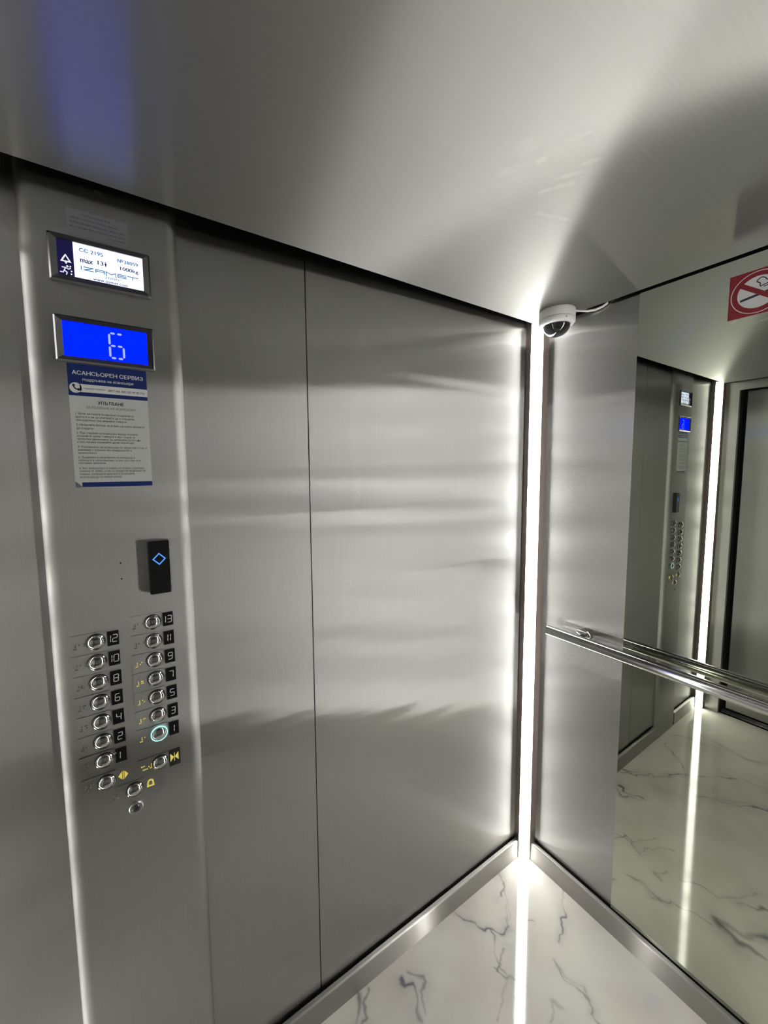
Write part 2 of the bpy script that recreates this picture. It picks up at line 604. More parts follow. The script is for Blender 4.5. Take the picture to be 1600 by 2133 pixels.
# ================================================================== THE SETTING
# ---- floor: one glossy marble slab, veins stored as a mesh attribute
def make_floor():
    nx, ny = 430, 680
    xs = np.linspace(-.02, W + .02, nx)
    ys = np.linspace(-D - .02, .02, ny)
    X, Y = np.meshgrid(xs, ys)
    rng = np.random.RandomState(4)
    def noise(scale, seed):
        r = np.random.RandomState(seed)
        f = np.zeros_like(X)
        for _ in range(14):
            a = r.uniform(0, 2 * PI)
            k = scale * r.uniform(.5, 2.2)
            f += np.sin(k * (X * math.cos(a) + Y * math.sin(a)) + r.uniform(0, 6.28)) / 14 ** .5
        return f
    dx, dy = noise(60, 1) * .005 + noise(190, 11) * .0016, noise(60, 2) * .005 + noise(190, 12) * .0016
    mod = np.clip(.75 + .35 * noise(45, 3), .15, 1.2)
    vein = np.clip(noise(9, 5) - .9, 0, 1) * .10
    for pts, wd, k in VEINS:
        best = np.full_like(X, 9.0)
        for (ax, ay), (bx, by) in zip(pts, pts[1:]):
            ux, uy = bx - ax, by - ay
            l2 = ux * ux + uy * uy + 1e-9
            t = np.clip(((X + dx - ax) * ux + (Y + dy - ay) * uy) / l2, 0, 1)
            best = np.minimum(best, np.hypot(X + dx - ax - t * ux, Y + dy - ay - t * uy))
        w0 = np.maximum(wd * .5 * mod, .0021)
        vein = np.maximum(vein, 1.4 * k * mod * np.exp(-(best / w0) ** 2) + k * .38 * np.clip(.6 + .6 * noise(30, 21), 0, 1.5) * np.exp(-(best / (wd * 3.0)) ** 2))
    vein = np.clip(vein, 0, 1)
    me = bpy.data.meshes.new('floor')
    co = np.stack([X, Y, np.zeros_like(X)], -1).reshape(-1, 3)
    i = np.arange(nx * ny).reshape(ny, nx)
    f = np.stack([i[:-1, :-1], i[:-1, 1:], i[1:, 1:], i[1:, :-1]], -1).reshape(-1, 4)
    me.from_pydata(co.tolist(), [], f.tolist())
    at = me.attributes.new('vein', 'FLOAT', 'POINT')
    at.data.foreach_set('value', vein.reshape(-1).astype(np.float32))
    me.materials.append(M['marble'])
    o = bpy.data.objects.new('floor', me)
    C.objects.link(o)
    o['kind'] = 'structure'
make_floor()

# ---- ceiling: one brushed sheet hung inside the walls with an open joint all round
bm = bmesh.new()      # the sheet hangs a little lower and further from the wall towards the doors
extrude_z(bm, [(.030, -GB), (.058, -D + GB), (W - G, -D + GB), (W - G, -GB)], H, H + .02)
for v in bm.verts:
    if v.co.y < -1:
        v.co.z -= .010
struct('ceiling', bm, M['ceiling'])
struct('roof', BOX((-.1, -D - .2, 2.42), (W + .1, .1, 2.44)), M['dark'])

YE = -.052      # where the left wall panels stop short of the corner light
XE = .0615      # where the back wall panel stops
YG = -.9764     # joint between the two left panels
# ---- left wall: two big panels with an open joint
bm = bmesh.new()
box(bm, (-.03, YG + .0016, 0), (0, YE, 2.42))
box(bm, (-.03, -D + .055, 0), (0, YG - .0016, 2.42))
def scratch(pts, t=.0004):
    for (y0, z0), (y1, z1) in zip(pts, pts[1:]):
        d = Vector((y1 - y0, z1 - z0)).normalized() * t
        vs = [bm.verts.new((.0002, y, z)) for y, z in ((y0 - d.y, z0 + d.x), (y0 + d.y, z0 - d.x), (y1 + d.y, z1 - d.x), (y1 - d.y, z1 + d.x))]
        bm.faces.new(vs).material_index = 1
for s_ in ([(-.882, 1.330), (-.866, 1.336), (-.852, 1.331), (-.851, 1.322), (-.862, 1.311), (-.872, 1.306)], [(-.874, 1.325), (-.876, 1.300), (-.878, 1.266)],
           [(-.862, 1.311), (-.852, 1.312), (-.838, 1.316)], [(-.880, 1.374), (-.850, 1.377), (-.815, 1.371)], [(-.852, 1.533), (-.835, 1.529), (-.818, 1.531)],
           [(-.896, 1.024), (-.885, 1.031), (-.868, 1.034)], [(-.878, 1.226), (-.868, 1.230), (-.858, 1.232)], [(-.85, 1.60), (-.83, 1.595), (-.81, 1.585)]):
    scratch(s_)
struct('wall_left', bm, M['wall']).data.materials.append(M['scratch'])
struct('trim_1', BOX((-.029, YG - .0018, 0), (-.006, YG + .0018, 2.42)), M['dark'])
# ---- back wall
struct('wall_back', BOX((XE, 0.0015, 0), (W - .055, .03, 2.42)), M['back'])
# ---- right wall (behind the camera's right)
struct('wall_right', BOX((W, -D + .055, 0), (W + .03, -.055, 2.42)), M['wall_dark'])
# ---- door wall: jambs, header and two sliding leaves in a recess
DX0, DX1, DZ = .128, W - .128, 2.135
bm = bmesh.new()
box(bm, (.055, -D - .03, 0), (DX0, -D, 2.42))
box(bm, (DX1, -D - .03, 0), (W - .055, -D, 2.42))
box(bm, (DX0, -D - .03, DZ), (DX1, -D, 2.42))
struct('wall_front', bm, M['door'])
bm = bmesh.new()
box(bm, (DX0 + .028, -D - .075, .035), (W / 2 - .001, -D - .05, DZ + .05))
box(bm, (W / 2 + .001, -D - .075, .035), (DX1 - .028, -D - .05, DZ + .05))
d1 = struct('door_1', bm, M['door'])
bm = bmesh.new()
box(bm, (DX0, -D - .11, -.012), (DX1, -D - .0205, 0.001))
for k in range(3):
    box(bm, (DX0, -D - .048 - .02 * k - .006, 0.001), (DX1, -D - .048 - .02 * k, .005))
struct('trim_2', bm, M['bezel'])
struct('trim_3', BOX((-.1, -D - .16, -.03), (W + .1, -D - .11, 2.42)), M['dark'])
# outer skins that close the cavities behind the panels
bm = bmesh.new()
box(bm, (-.09, -D - .16, -.03), (-.07, .1, 2.42))
box(bm, (-.09, .08, -.03), (W + .09, .1, 2.42))
box(bm, (W + .07, -D - .16, -.03), (W + .09, .1, 2.42))
struct('trim_4', bm, M['dark'])

# ---- skirting boards with a rounded top edge
HB, TB = .0794, .0209
def skirt_profile():
    r = .006
    pts = [(.0065, 0), (TB, 0)]        # stands a little off the wall
    for k in range(6):
        a = PI / 2 * k / 5
        pts.append((TB - r + r * math.cos(a), HB - r + r * math.sin(a)))
    pts.append((.0065, HB))
    return pts
def sweep(bm, prof, place, s0, s1):
    A = [bm.verts.new(place(t, z, s0)) for t, z in prof]
    B = [bm.verts.new(place(t, z, s1)) for t, z in prof]
    n = len(prof)
    for i in range(n):
        j = (i + 1) % n
        bm.faces.new((A[i], A[j], B[j], B[i]))
    bm.faces.new(A)
    bm.faces.new(B)
    return bm
pl = lambda t, z, s: (t, s, z)
bm = sweep(bmesh.new(), skirt_profile(), pl, YC1 + .0005, -.046)
sweep(bm, skirt_profile(), pl, -D + .05, YC0 - .0005)
struct('baseboard_left', bm, M['skirt_left'], smooth=40)
struct('baseboard_back', sweep(bmesh.new(), skirt_profile(), lambda t, z, s: (s, -t + .001, z), .046, W - .046),
       M['skirt_back'], smooth=40)
struct('baseboard_right', sweep(bmesh.new(), skirt_profile(), lambda t, z, s: (W - t, s, z), -D + .05, -.046),
       M['skirt_left'], smooth=40)

# ================================================================== CORNER LIGHTS
def corner_light(cx, cy, sx, sy, label, ye, xe, glow='led'):
    """Vertical light set across a corner: glowing diffuser between two bronze profile wings."""
    f = lambda x, y: (cx + sx * x, cy + sy * y)
    t = thing('corner_light', (cx + sx * .035, cy + sy * .035, 0), label, 'light', 'vertical corner lights')
    a, b = (.0255, .0539), (.0539, .0255)     # (distance from the side wall, distance from the back wall)
    q = .004
    obj('diffuser', extrude_z(bmesh.new(), [f(*p) for p in
        [(a[0], a[1]), (b[0], b[1]), (b[0] - .008, b[1] - .008), (a[0] - .008, a[1] - .008)]], .004, H - .0005), M[glow], t)
    obj('profile_wing', extrude_z(bmesh.new(), [f(*p) for p in
        [(a[0] - .001, a[1] + .001), (a[0] - .010, a[1] - .008), (-.012, ye - .004), (-.001, ye)]], .002, H + .03), M['bronze'], t)
    obj('profile_wing', extrude_z(bmesh.new(), [f(*p) for p in
        [(b[0] + .001, b[1] - .001), (xe, -.001), (xe - .004, -.012), (b[0] - .008, b[1] - .010)]], .002, H + .03), M['bronze'], t)
    return t
corner_light(0, 0, 1, -1, 'glowing white light strip running floor to ceiling in the corner beneath the dome camera', .052, .0615)
corner_light(0, -D, 1, 1, 'glowing white light strip seen in the mirror, in the corner beside the lift doors', .052, .0615)
corner_light(W, 0, -1, -1, 'glowing white light strip in the corner past the far end of the mirror', .052, .0615, 'led_boosted')

# ================================================================== MIRROR
mir = thing('wall_mirror', (.72, 0, .08), 'large frameless mirror on the wall behind the handrail', 'mirror')
obj('glass', BOX((.3625, -.0015, HB + .001), (W - .06, .0014, H - .004)), M['mirror'], mir)

# ================================================================== CONTROL PANEL
cp = thing('control_panel', (0, (YC0 + YC1) / 2, 0),
           'tall brushed steel lift control panel with two screens and rows of floor buttons', 'control panel')
def panel_outline():
    e, n = .024, 12
    pts = [(0.0, YC0), (.003, YC0)]
    for k in range(n + 1):                     # left edge rolls over to the face
        a = PI / 2 * k / n
        pts.append((.003 + (P - .003) * math.sin(a), YC0 + e * (1 - math.cos(a))))
    for k in range(n + 1):
        a = PI / 2 * (1 - k / n)
        pts.append((.003 + (P - .003) * math.sin(a), YC1 - e * (1 - math.cos(a))))
    pts += [(.003, YC1), (0.0, YC1)]
    out = []
    for p in pts:
        if not out or (Vector(p) - Vector(out[-1])).length > 1e-6:
            out.append(p)
    return out
obj('faceplate', extrude_z(bmesh.new(), panel_outline(), .006, 2.40), M['panel'], cp, smooth=30)

# ---- small holes in the plate
for y, z, r in ((-1.4192, 2.1894, .0062), (-1.4208, 1.4652, .0017), (-1.4209, 1.4319, .0017)):
    obj('hole', prism(bmesh.new(), circ(y, z, r, 20), panel_frame(), -.0005, .0003), M['rubber'], cp)

# ---- the two displays
def display(name, v0, v1, o0, o1):
    """Bezel frame: outer rectangle v0..v1, opening o0 (u, v) to o1."""
    u0, u1 = -1.5022, -1.3365
    out = rrect(u0, v0, u1, v1, .003, 3)
    mid = rrect(u0 + .003, v0 + .003, u1 - .003, v1 - .003, .002, 3)
    inn = rrect(o0[0], o0[1], o1[0], o1[1], .0008, 3)
    fr = panel_frame()
    bm = bmesh.new()
    n = len(out)
    L = [(out, -.001), (out, .006), (mid, .009), (inn, .0055), (inn, -.001)]
    V = [[bm.verts.new(fr(u, v, nn)) for u, v in pts] for pts, nn in L]
    for A, B in zip(V, V[1:]):
        for i in range(n):
            j = (i + 1) % n
            bm.faces.new((A[i], A[j], B[j], B[i]))
    return obj(name, bm, M['bezel'], cp)
fr = panel_frame()
idp = display('info_display', 2.0112, 2.0967, (-1.4888, 2.0240), (-1.3492, 2.0880))
idp['label'] = 'upper screen, white, with load and maker text'
obj('screen', prism(bmesh.new(), rrect(-1.4640, 2.0240, -1.3492, 2.0880, .0003, 2), fr, .0005, .003), M['screen_white'], idp)
ist = obj('icon_strip', prism(bmesh.new(), rrect(-1.4888, 2.0240, -1.4641, 2.0880, .0003, 2), fr, .0005, .003), M['screen_dark'], idp)
T0, T1 = .0031, .0033
bm = text_mesh(bmesh.new(), 'CЄ 2195', -1.4545, -1.4168, 2.0735, 2.0808, fr, T0, T1, .028)
obj('approval_lettering', bm, M['lcd_blue'], idp)
bm = text_mesh(bmesh.new(), '№38059', -1.3925, -1.3575, 2.0700, 2.0768, fr, T0, T1, .028)
obj('serial_lettering', bm, M['lcd_blue'], idp)
bm = text_mesh(bmesh.new(), 'max', -1.4537, -1.4340, 2.0545, 2.0608, fr, T0, T1, .028)
text_mesh(bm, '13', -1.4260, -1.4168, 2.0570, 2.0643, fr, T0, T1, .026)
prism(bm, circ(-1.4132, 2.0638, .0011, 12), fr, T0, T1)
prism(bm, [(-1.4152, 2.0622), (-1.4112, 2.0622), (-1.4118, 2.0595), (-1.4125, 2.0560), (-1.4139, 2.0560), (-1.4146, 2.0595)], fr, T0, T1)
obj('capacity_lettering', bm, M['lcd_navy'], idp)
bm = text_mesh(bmesh.new(), '1000kg', -1.3887, -1.3577, 2.0542, 2.0628, fr, T0, T1, .026)
obj('load_lettering', bm, M['lcd_navy'], idp)
bm = text_mesh(bmesh.new(), 'www.izamet.com', -1.4353, -1.3777, 2.0258, 2.0310, fr, T0, T1, .018)
obj('website_lettering', bm, M['lcd_navy'], idp)
# maker's wordmark drawn as wide outline strokes
bm = bmesh.new()
def strokes(lines, t):
    for (ax, ay), (bx, by) in lines:
        d = Vector((bx - ax, by - ay)).normalized()
        nn = Vector((-d.y, d.x)) * t / 2
        a, b = Vector((ax, ay)) - d * t / 2, Vector((bx, by)) + d * t / 2
        prism(bm, [tuple(a + nn), tuple(b + nn), tuple(b - nn), tuple(a - nn)], fr, T0, T1)
x0, h0, h1 = -1.4535, 2.0395, 2.0478
def letter(ch, u, wd, lo, hi):
    m = (lo + hi) / 2
    L = {'I': [((u, lo), (u, hi))],
         'Z': [((u, hi), (u + wd, hi)), ((u + wd, hi), (u, lo)), ((u, lo), (u + wd, lo))],
         'A': [((u, lo), (u, hi)), ((u, hi), (u + wd, hi)), ((u + wd, hi), (u + wd, lo)), ((u, m), (u + wd, m))],
         'M': [((u, lo), (u, hi)), ((u, hi), (u + wd / 2, m)), ((u + wd / 2, m), (u + wd, hi)), ((u + wd, hi), (u + wd, lo))],
         'E': [((u, lo), (u, hi)), ((u, hi), (u + wd, hi)), ((u, m), (u + wd, m)), ((u, lo), (u + wd, lo))],
         'T': [((u, hi), (u + wd, hi)), ((u + wd / 2, hi), (u + wd / 2, lo))]}[ch]
    strokes(L, .0015)
letter('I', -1.4530, 0, 2.0415, 2.0470)
letter('Z', -1.4490, .0150, 2.0415, 2.0470)
letter('A', -1.4300, .0140, 2.0415, 2.0470)
letter('M', -1.4130, .0160, 2.0395, 2.0470)
letter('E', -1.3935, .0140, 2.0415, 2.0470)
letter('T', -1.3770, .0180, 2.0415, 2.0470)
text_mesh(bm, '2000', -1.4165, -1.3922, 2.0337, 2.0380, fr, T0, T1, .0)
obj('maker_wordmark', bm, M['lcd_blue'], idp)
# bell and walking-figure icons on the dark strip
bm = bmesh.new()
bu, bv = -1.4762, 2.0548
ringprism(bm, [(bu - .0085, bv - .006), (bu + .0085, bv - .006), (bu + .004, bv + .002), (bu, bv + .0085), (bu - .002, bv + .006), (bu - .005, bv + .001)],
          [(bu - .0045, bv - .0035), (bu + .0045, bv - .0035), (bu + .002, bv + .001), (bu, bv + .005), (bu - .001, bv + .003), (bu - .0025, bv + .0005)], fr, T0, T1)
prism(bm, [(bu - .002, bv - .006), (bu + .002, bv - .006), (bu + .001, bv - .009), (bu - .001, bv - .009)], fr, T0, T1)
ru, rv = -1.4765, 2.0345
prism(bm, circ(ru + .002, rv + .0068, .0018, 14), fr, T0, T1)
strokes([((ru - .001, rv + .004), (ru - .003, rv - .001)), ((ru - .001, rv + .004), (ru - .006, rv + .004)),
         ((ru - .001, rv + .004), (ru + .004, rv + .002)), ((ru - .003, rv - .001), (ru + .001, rv - .004)),
         ((ru + .001, rv - .004), (ru, rv - .008)), ((ru - .003, rv - .001), (ru - .005, rv - .005)),
         ((ru - .005, rv - .005), (ru - .009, rv - .005))], .0016)
for a, b in ((.006, .004), (.008, -.001), (.0075, -.006), (.0065, .0075)):
    prism(bm, circ(ru + a, rv + b, .0014, 10), fr, T0, T1)
obj('status_icons', bm, M['lcd_white'], idp)

fdp = display('floor_display', 1.8650, 1.9505, (-1.4893, 1.8762), (-1.3496, 1.9408))
fdp['label'] = 'lower screen, bright blue, showing the digit six'
obj('screen', prism(bmesh.new(), rrect(-1.4893, 1.8762, -1.3496, 1.9408, .0003, 2), fr, .0005, .003), M['screen_blue'], fdp)
bm = bmesh.new()
seven(bm, '6', -1.4150, 1.8825, .0235, 0.0478, .0038, fr, T0, T1, gap=.10, split=True)
obj('digit', bm, M['lcd_light'], fdp)

# ---- push buttons
def braille(bm, rows, u, v, fr, s=.0028, sv=.0040):
    """rows: strings of dots, top row first."""
    for i, row in enumerate(rows):
        for j, ch in enumerate(row):
            if ch == 'o':
                fu, fv = u + j * s, v - i * sv
                prism(bm, circ(fu, fv, .0011, 8), fr, .0009, .0020)

NUM = {'1': 'o.', '2': 'o.', '3': 'oo', '4': 'oo', '5': 'o.', '6': 'oo', '7': 'oo', '8': 'o.', '9': '.o', '0': '.o'}
NUM2 = {'1': '..', '2': 'o.', '3': '..', '4': '.o', '5': '.o', '6': 'o.', '7': 'oo', '8': 'oo', '9': 'o.', '0': 'oo'}
def braille_rows(txt):
    a, b, c = '.o', '.o', 'oo'                 # the number sign
    for ch in txt.replace('-', ''):
        a += '.' + NUM[ch]
        b += '.' + NUM2[ch]
        c += '...'
    return [a, b, c]

def cap_mesh(fr, r=.0139):
    prof = [(r + .0020, -.0005), (r + .0020, .0022), (r + .0008, .0030), (r, .0018), (r - .0003, .0030)]
    rc = r - .0003
    R_ = rc / math.sin(math.radians(42))
    for k in range(1, 9):                      # shallow spherical crown
        a = math.radians(42) * (1 - k / 8)
        prof.append((R_ * math.sin(a), .0030 + R_ * (math.cos(a) - math.cos(math.radians(42)))))
    return lathe(bmesh.new(), prof, fr, 36)

def button(name, u, v, label, lit=False):
    b = obj(name, prism(bmesh.new(), rrect(u - .0435, v - .0200, u + .0175, v + .0200, .0012, 2), panel_frame(), -.0005, .0010), M['panel'], cp)
    b['label'] = label
    obj('joint_ring', ringprism(bmesh.new(), circ(0, 0, .0172, 36), circ(0, 0, .0158, 36), panel_frame(u, v), .0005, .0014), M['rubber'], b)
    obj('button_cap', cap_mesh(panel_frame(u, v, .001)), M['chrome'], b, smooth=50)
    if lit:
        r0, r1 = .0150, .0172
        g = obj('light_ring', ringprism(bmesh.new(), circ(0, 0, r1, 40), circ(0, 0, r0, 40), panel_frame(u, v), .002, .0046), M['ring'], b)
        g['label'] = 'lit cyan-white ring around the button'
    return b

def floor_button(txt, u, v, gold=False, lit=False):
    b = button('floor_button', u, v, 'round steel push button marked ' + txt, lit)
    obj('number_plate', prism(bmesh.new(), rrect(u + .0200, v - .0142, u + .0402, v + .0162, .0005, 2), panel_frame(), -.0005, .0016), M['black'], b)
    bm = bmesh.new()
    f = panel_frame()
    s = .0082
    adv = {'1': .0045}
    if txt == '-1':
        seven(bm, '-', u + .0160, v + .001, .0065, .015, .0014, f, .0017, .0020, gap=.05)
        seven(bm, '1', u + .0200, v - .0065, .008, .015, .0014, f, .0017, .0020, gap=.05, slant=.06)
    else:
        wd = sum((.0030 if c == '1' else s) for c in txt) + .0022 * (len(txt) - 1)
        x = u + .0301 - wd / 2
        for c in txt:
            if c == '1':
                seven(bm, c, x - s + .0015, v - .0065, s, .015, .0014, f, .0017, .0020, gap=.05, slant=.06)
                x += .0030 + .0022
            else:
                seven(bm, c, x, v - .0065, s, .015, .0014, f, .0017, .0020, gap=.05, slant=.06)
                x += s + .0022
    obj('numeral', bm, M['white_print'], b)
    bm = bmesh.new()
    braille(bm, braille_rows(txt), u - .0365, v + .001, f)
    obj('braille_dots', bm, M['gold'] if gold else M['dots'], b)
    return b

for i, t in enumerate(['13', '11', '9', '7', '5', '3', '1']):
    floor_button(t, -1.3688, 1.3272 - .04275 * i, gold=t in '97531' and t != '11', lit=(t == '1'))
for i, t in enumerate(['12', '10', '8', '6', '4', '2', '-1']):
    floor_button(t, -1.4728, 1.3080 - .04310 * i)

f = panel_frame()
b = button('door_open_button', -1.4716, 1.0002, 'round push button with yellow door-opening arrows')
bm = bmesh.new()
su, sv = -1.4415, 1.0022
prism(bm, [(su - .0090, sv), (su - .0022, sv + .0088), (su - .0022, sv - .0088)], f, .0002, .0012)
prism(bm, [(su + .0090, sv), (su + .0022, sv + .0088), (su + .0022, sv - .0088)], f, .0002, .0012)
prism(bm, rrect(su - .0008, sv - .0088, su + .0008, sv + .0088, .0002, 1), f, .0002, .0012)
obj('symbol', bm, M['gold'], b)
bm = bmesh.new()
braille(bm, ['oo.o.oo.o', 'o..oo..oo', '.oo..oo..'], -1.5080, 1.0050, f)
obj('braille_dots', bm, M['dots'], b)

b = button('door_close_button', -1.3700, 1.0016, 'round push button with yellow door-closing arrows')
bm = bmesh.new()
su, sv = -1.3410, 1.0024
prism(bm, [(su - .0085, sv + .0095), (su - .0010, sv), (su - .0085, sv - .0095)], f, .0002, .0012)
prism(bm, [(su + .0085, sv + .0095), (su + .0010, sv), (su + .0085, sv - .0095)], f, .0002, .0012)
prism(bm, rrect(su - .0006, sv - .0095, su + .0006, sv + .0095, .0002, 1), f, .0002, .0012)
obj('symbol', bm, M['gold'], b)
obj('sign_plate', prism(bmesh.new(), rrect(-1.3522, .9816, -1.3285, 1.0216, .0006, 2), f, -.0005, .0001), M['bezel'], b)
bm = bmesh.new()
braille(bm, ['ooo....o', '.....o.o', '.oooo.oo'], -1.4070, 1.0050, f)
obj('braille_dots', bm, M['gold'], b)

b = button('alarm_button', -1.4221, .9603, 'round push button with a yellow bell')
bm = bmesh.new()
su, sv = -1.3915, .9615
outer = [(su - .0075, sv - .0080), (su + .0075, sv - .0080)] + [(su + .0062 * math.cos(a), sv + .002 + .0065 * math.sin(a)) for a in [PI * k / 10 for k in range(11)]]
inner = [(su - .0035, sv - .0052), (su + .0035, sv - .0052)] + [(su + .0034 * math.cos(a), sv + .0015 + .0038 * math.sin(a)) for a in [PI * k / 10 for k in range(11)]]
ringprism(bm, outer, inner, f, .0002, .0012)
obj('symbol', bm, M['gold'], b)
bm = bmesh.new()
braille(bm, ['oooooo', '.oo...', 'oo.o..'], -1.4620, .9640, f)
obj('braille_dots', bm, M['dots'], b)

k = obj('key_switch', lathe(bmesh.new(), [(.0140, -.0005), (.0140, .0025), (.0125, .0040), (.0085, .0040), (.0080, .0020), (0, .0020)], panel_frame(-1.4216, .9175), 36), M['satin'], cp, smooth=40)
kb = obj('lock_barrel', lathe(bmesh.new(), [(.0078, .001), (.0078, .0045), (.0070, .0052), (0, .0052)], panel_frame(-1.4216, .9175), 30), M['bezel'], k, smooth=40)
obj('keyhole', prism(bmesh.new(), circ(-1.4216, .9175, .0024, 14), f, .0050, .0055), M['rubber'], k)

# ================================================================== STICKERS, READER
st = thing('instruction_sticker', (P, -1.4205, 1.626),
           'white and blue instruction sticker in Cyrillic under the blue floor screen', 'sticker')
su0, su1, sv0, sv1 = -1.4872, -1.3538, 1.6257, 1.8642
obj('sheet', prism(bmesh.new(), rrect(su0, sv0, su1, sv1, .003, 4), f, 0.0, .0005), M['paper'], st)
S0, S1 = .0005, .0006
h = obj('header_band', prism(bmesh.new(), rrect(su0, 1.8033, su1, sv1, .0006, 2), f, S0, S1), M['blue_print'], st)
bm = prism(bmesh.new(), rrect(-1.4690, 1.8108, su1, 1.8261, .0004, 2), f, S1, S1 + .0001)
prism(bm, circ(-1.4757, 1.8184, .0098, 40), f, S1, S1 + .0001)
obj('white_stripe', bm, M['white_print'], h)
bm = text_mesh(bmesh.new(), 'АСАНСЬОРЕН СЕРВИЗ', -1.4797, -1.3605, 1.8438, 1.8512, f, S1, S1 + .0001, .022, True)
text_mesh(bm, 'поддръжка на асансьори', -1.4638, -1.3785, 1.8328, 1.8382, f, S1, S1 + .0001, .018, True)
obj('header_lettering', bm, M['white_print'], h)
bm = bmesh.new()
pu, pv = -1.4757, 1.8184
arc = [(pu + .0075 * math.cos(a) + .0035, pv + .0075 * math.sin(a) + .0035) for a in [math.radians(172 + 106 * k / 10) for k in range(11)]]
arc2 = [(pu + .0052 * math.cos(a) + .0035, pv + .0052 * math.sin(a) + .0035) for a in [math.radians(172 + 106 * k / 10) for k in range(11)]]
prism(bm, arc + arc2[::-1], f, S1 + .0001, S1 + .0002)
prism(bm, circ(pu - .0030, pv + .0045, .0024, 14), f, S1 + .0001, S1 + .0002)
prism(bm, circ(pu + .0048, pv - .0032, .0024, 14), f, S1 + .0001, S1 + .0002)
obj('phone_icon', bm, M['ink'], h)
bm = text_mesh(bmesh.new(), 'Аварийни телефони:', -1.4620, -1.4275, 1.8170, 1.8202, f, S1 + .0001, S1 + .0002, 0, True)
text_mesh(bm, '0877 666 465, 02/ 99 99 723', -1.4225, -1.3592, 1.8158, 1.8198, f, S1 + .0001, S1 + .0002, .015, True)
obj('phone_lettering', bm, M['ink'], h)
obj('footer_band', prism(bmesh.new(), rrect(su0 + .011, sv0, su1, 1.6350, .0008, 2), f, S0, S1), M['blue_print'], st)
cn = prism(bmesh.new(), [(su0 - .0004, 1.6352), (su0 + .003, 1.6356), (su0 + .0115, 1.6260), (su0 + .0102, 1.6250), (su0 + .002, 1.6248)], f, .0006, .0016)
obj('curled_corner', cn, M['satin'], st)
bm = text_mesh(bmesh.new(), 'УПЪТВАНЕ', -1.4415, -1.3975, 1.7887, 1.7950, f, S0, S1, .028, True)
obj('title_lettering', bm, M['ink'], st)
bm = text_mesh(bmesh.new(), 'ЗА ПОЛЗВАНЕ НА АСАНСЬОРИ', -1.4610, -1.3780, 1.7800, 1.7846, f, S0, S1, 0, True)
LINES = [('1. Моля заставате възможно по-далече от', 1.7695), ('вратата и не се опитвайте да я отворите', 1.7632),
         ('принудително при аварийно спиране.', 1.7570), ('2. Натиснете бутона за етажа, на който желаете', 1.7480),
         ('да отидете.', 1.7411), ('3. При спиране на асансьора между етажите', 1.7322), ('изчакайте около 1 минута и ако същия не', 1.7262),
         ('продължи движението си, натиснете бутон «▲»', 1.7204), ('и без паника изчакайте да ви освободи!', 1.7146),
         ('4. Ползването на асансьора от деца под 5 год. и', 1.7049), ('инвалиди с колички без придружител е', 1.6990),
         ('нежелателно!', 1.6932), ('5. Пушенето и хвърлянето на отпадъци в', 1.6844), ('кабината е неприемливо, освен ако там не е', 1.6788),
         ('поставен пепелник.', 1.6732), ('6. Ако асансьорът е спрял на етажа с разлика', 1.6632), ('повече от 20мм. (2см.) и предстои вкарване на', 1.6574),
         ('товари, затворете вратата и изчакайте', 1.6516), ('асансьора да се прешегулира.', 1.6457)]
for t, z in LINES:
    wd = .00252 * len(t)
    text_mesh(bm, t, -1.4790, -1.4790 + wd, z - .0021, z + .0021, f, S0, S1, .012, True)
obj('body_lettering', bm, M['grey_ink'], st)

lb = thing('faded_label', (P, -1.42, 2.107), 'small faded grey label above the white screen', 'label')
obj('film', prism(bmesh.new(), rrect(-1.4712, 2.0975, -1.3722, 2.1500, .004, 4), f, 0, .0003), M['film'], lb)
bm = bmesh.new()
rr = random.Random(7)
for u0, u1, z in ((-1.448, -1.402, 2.1415), (-1.466, -1.390, 2.1335), (-1.466, -1.380, 2.1255), (-1.466, -1.377, 2.1175), (-1.404, -1.377, 2.1105)):
    x = u0
    while x < u1:                               # worn, unreadable print
        wd = rr.uniform(.0008, .0022)
        hh_ = rr.uniform(.0014, .0030)
        prism(bm, [(x, z), (x + wd, z), (x + wd, z + hh_), (x, z + hh_)], f, .0003, .0004)
        x += wd + rr.uniform(.0005, .0016)
obj('faint_lettering', bm, M['grey_ink'], lb)

rd = thing('access_reader', (P, -1.3497, 1.3925), 'black key-fob reader with a blue diamond light, above the buttons', 'card reader')
obj('housing', prism(bmesh.new(), rrect(-1.3713, 1.3920, -1.3283, 1.5075, .005, 5), f, 0, .0185), M['black'], rd)
bm = rd.children[0].data
b2 = bmesh.new(); b2.from_mesh(bm)
es = [e for e in b2.edges if all(v.co.x > .018 for v in e.verts)]
bmesh.ops.bevel(b2, geom=es, offset=.0018, segments=2, profile=.5, affect='EDGES'); b2.to_mesh(bm); b2.free()
du, dv, dr = -1.3505, 1.4685, .0130
ro = [(du - dr, dv), (du, dv + dr), (du + dr, dv), (du, dv - dr)]
ri = [(du - dr * .78, dv), (du, dv + dr * .78), (du + dr * .78, dv), (du, dv - dr * .78)]
obj('diamond_light', ringprism(bmesh.new(), ro, ri, f, .0180, .0189), M['diamond'], rd)['label'] = 'glowing blue diamond outline'

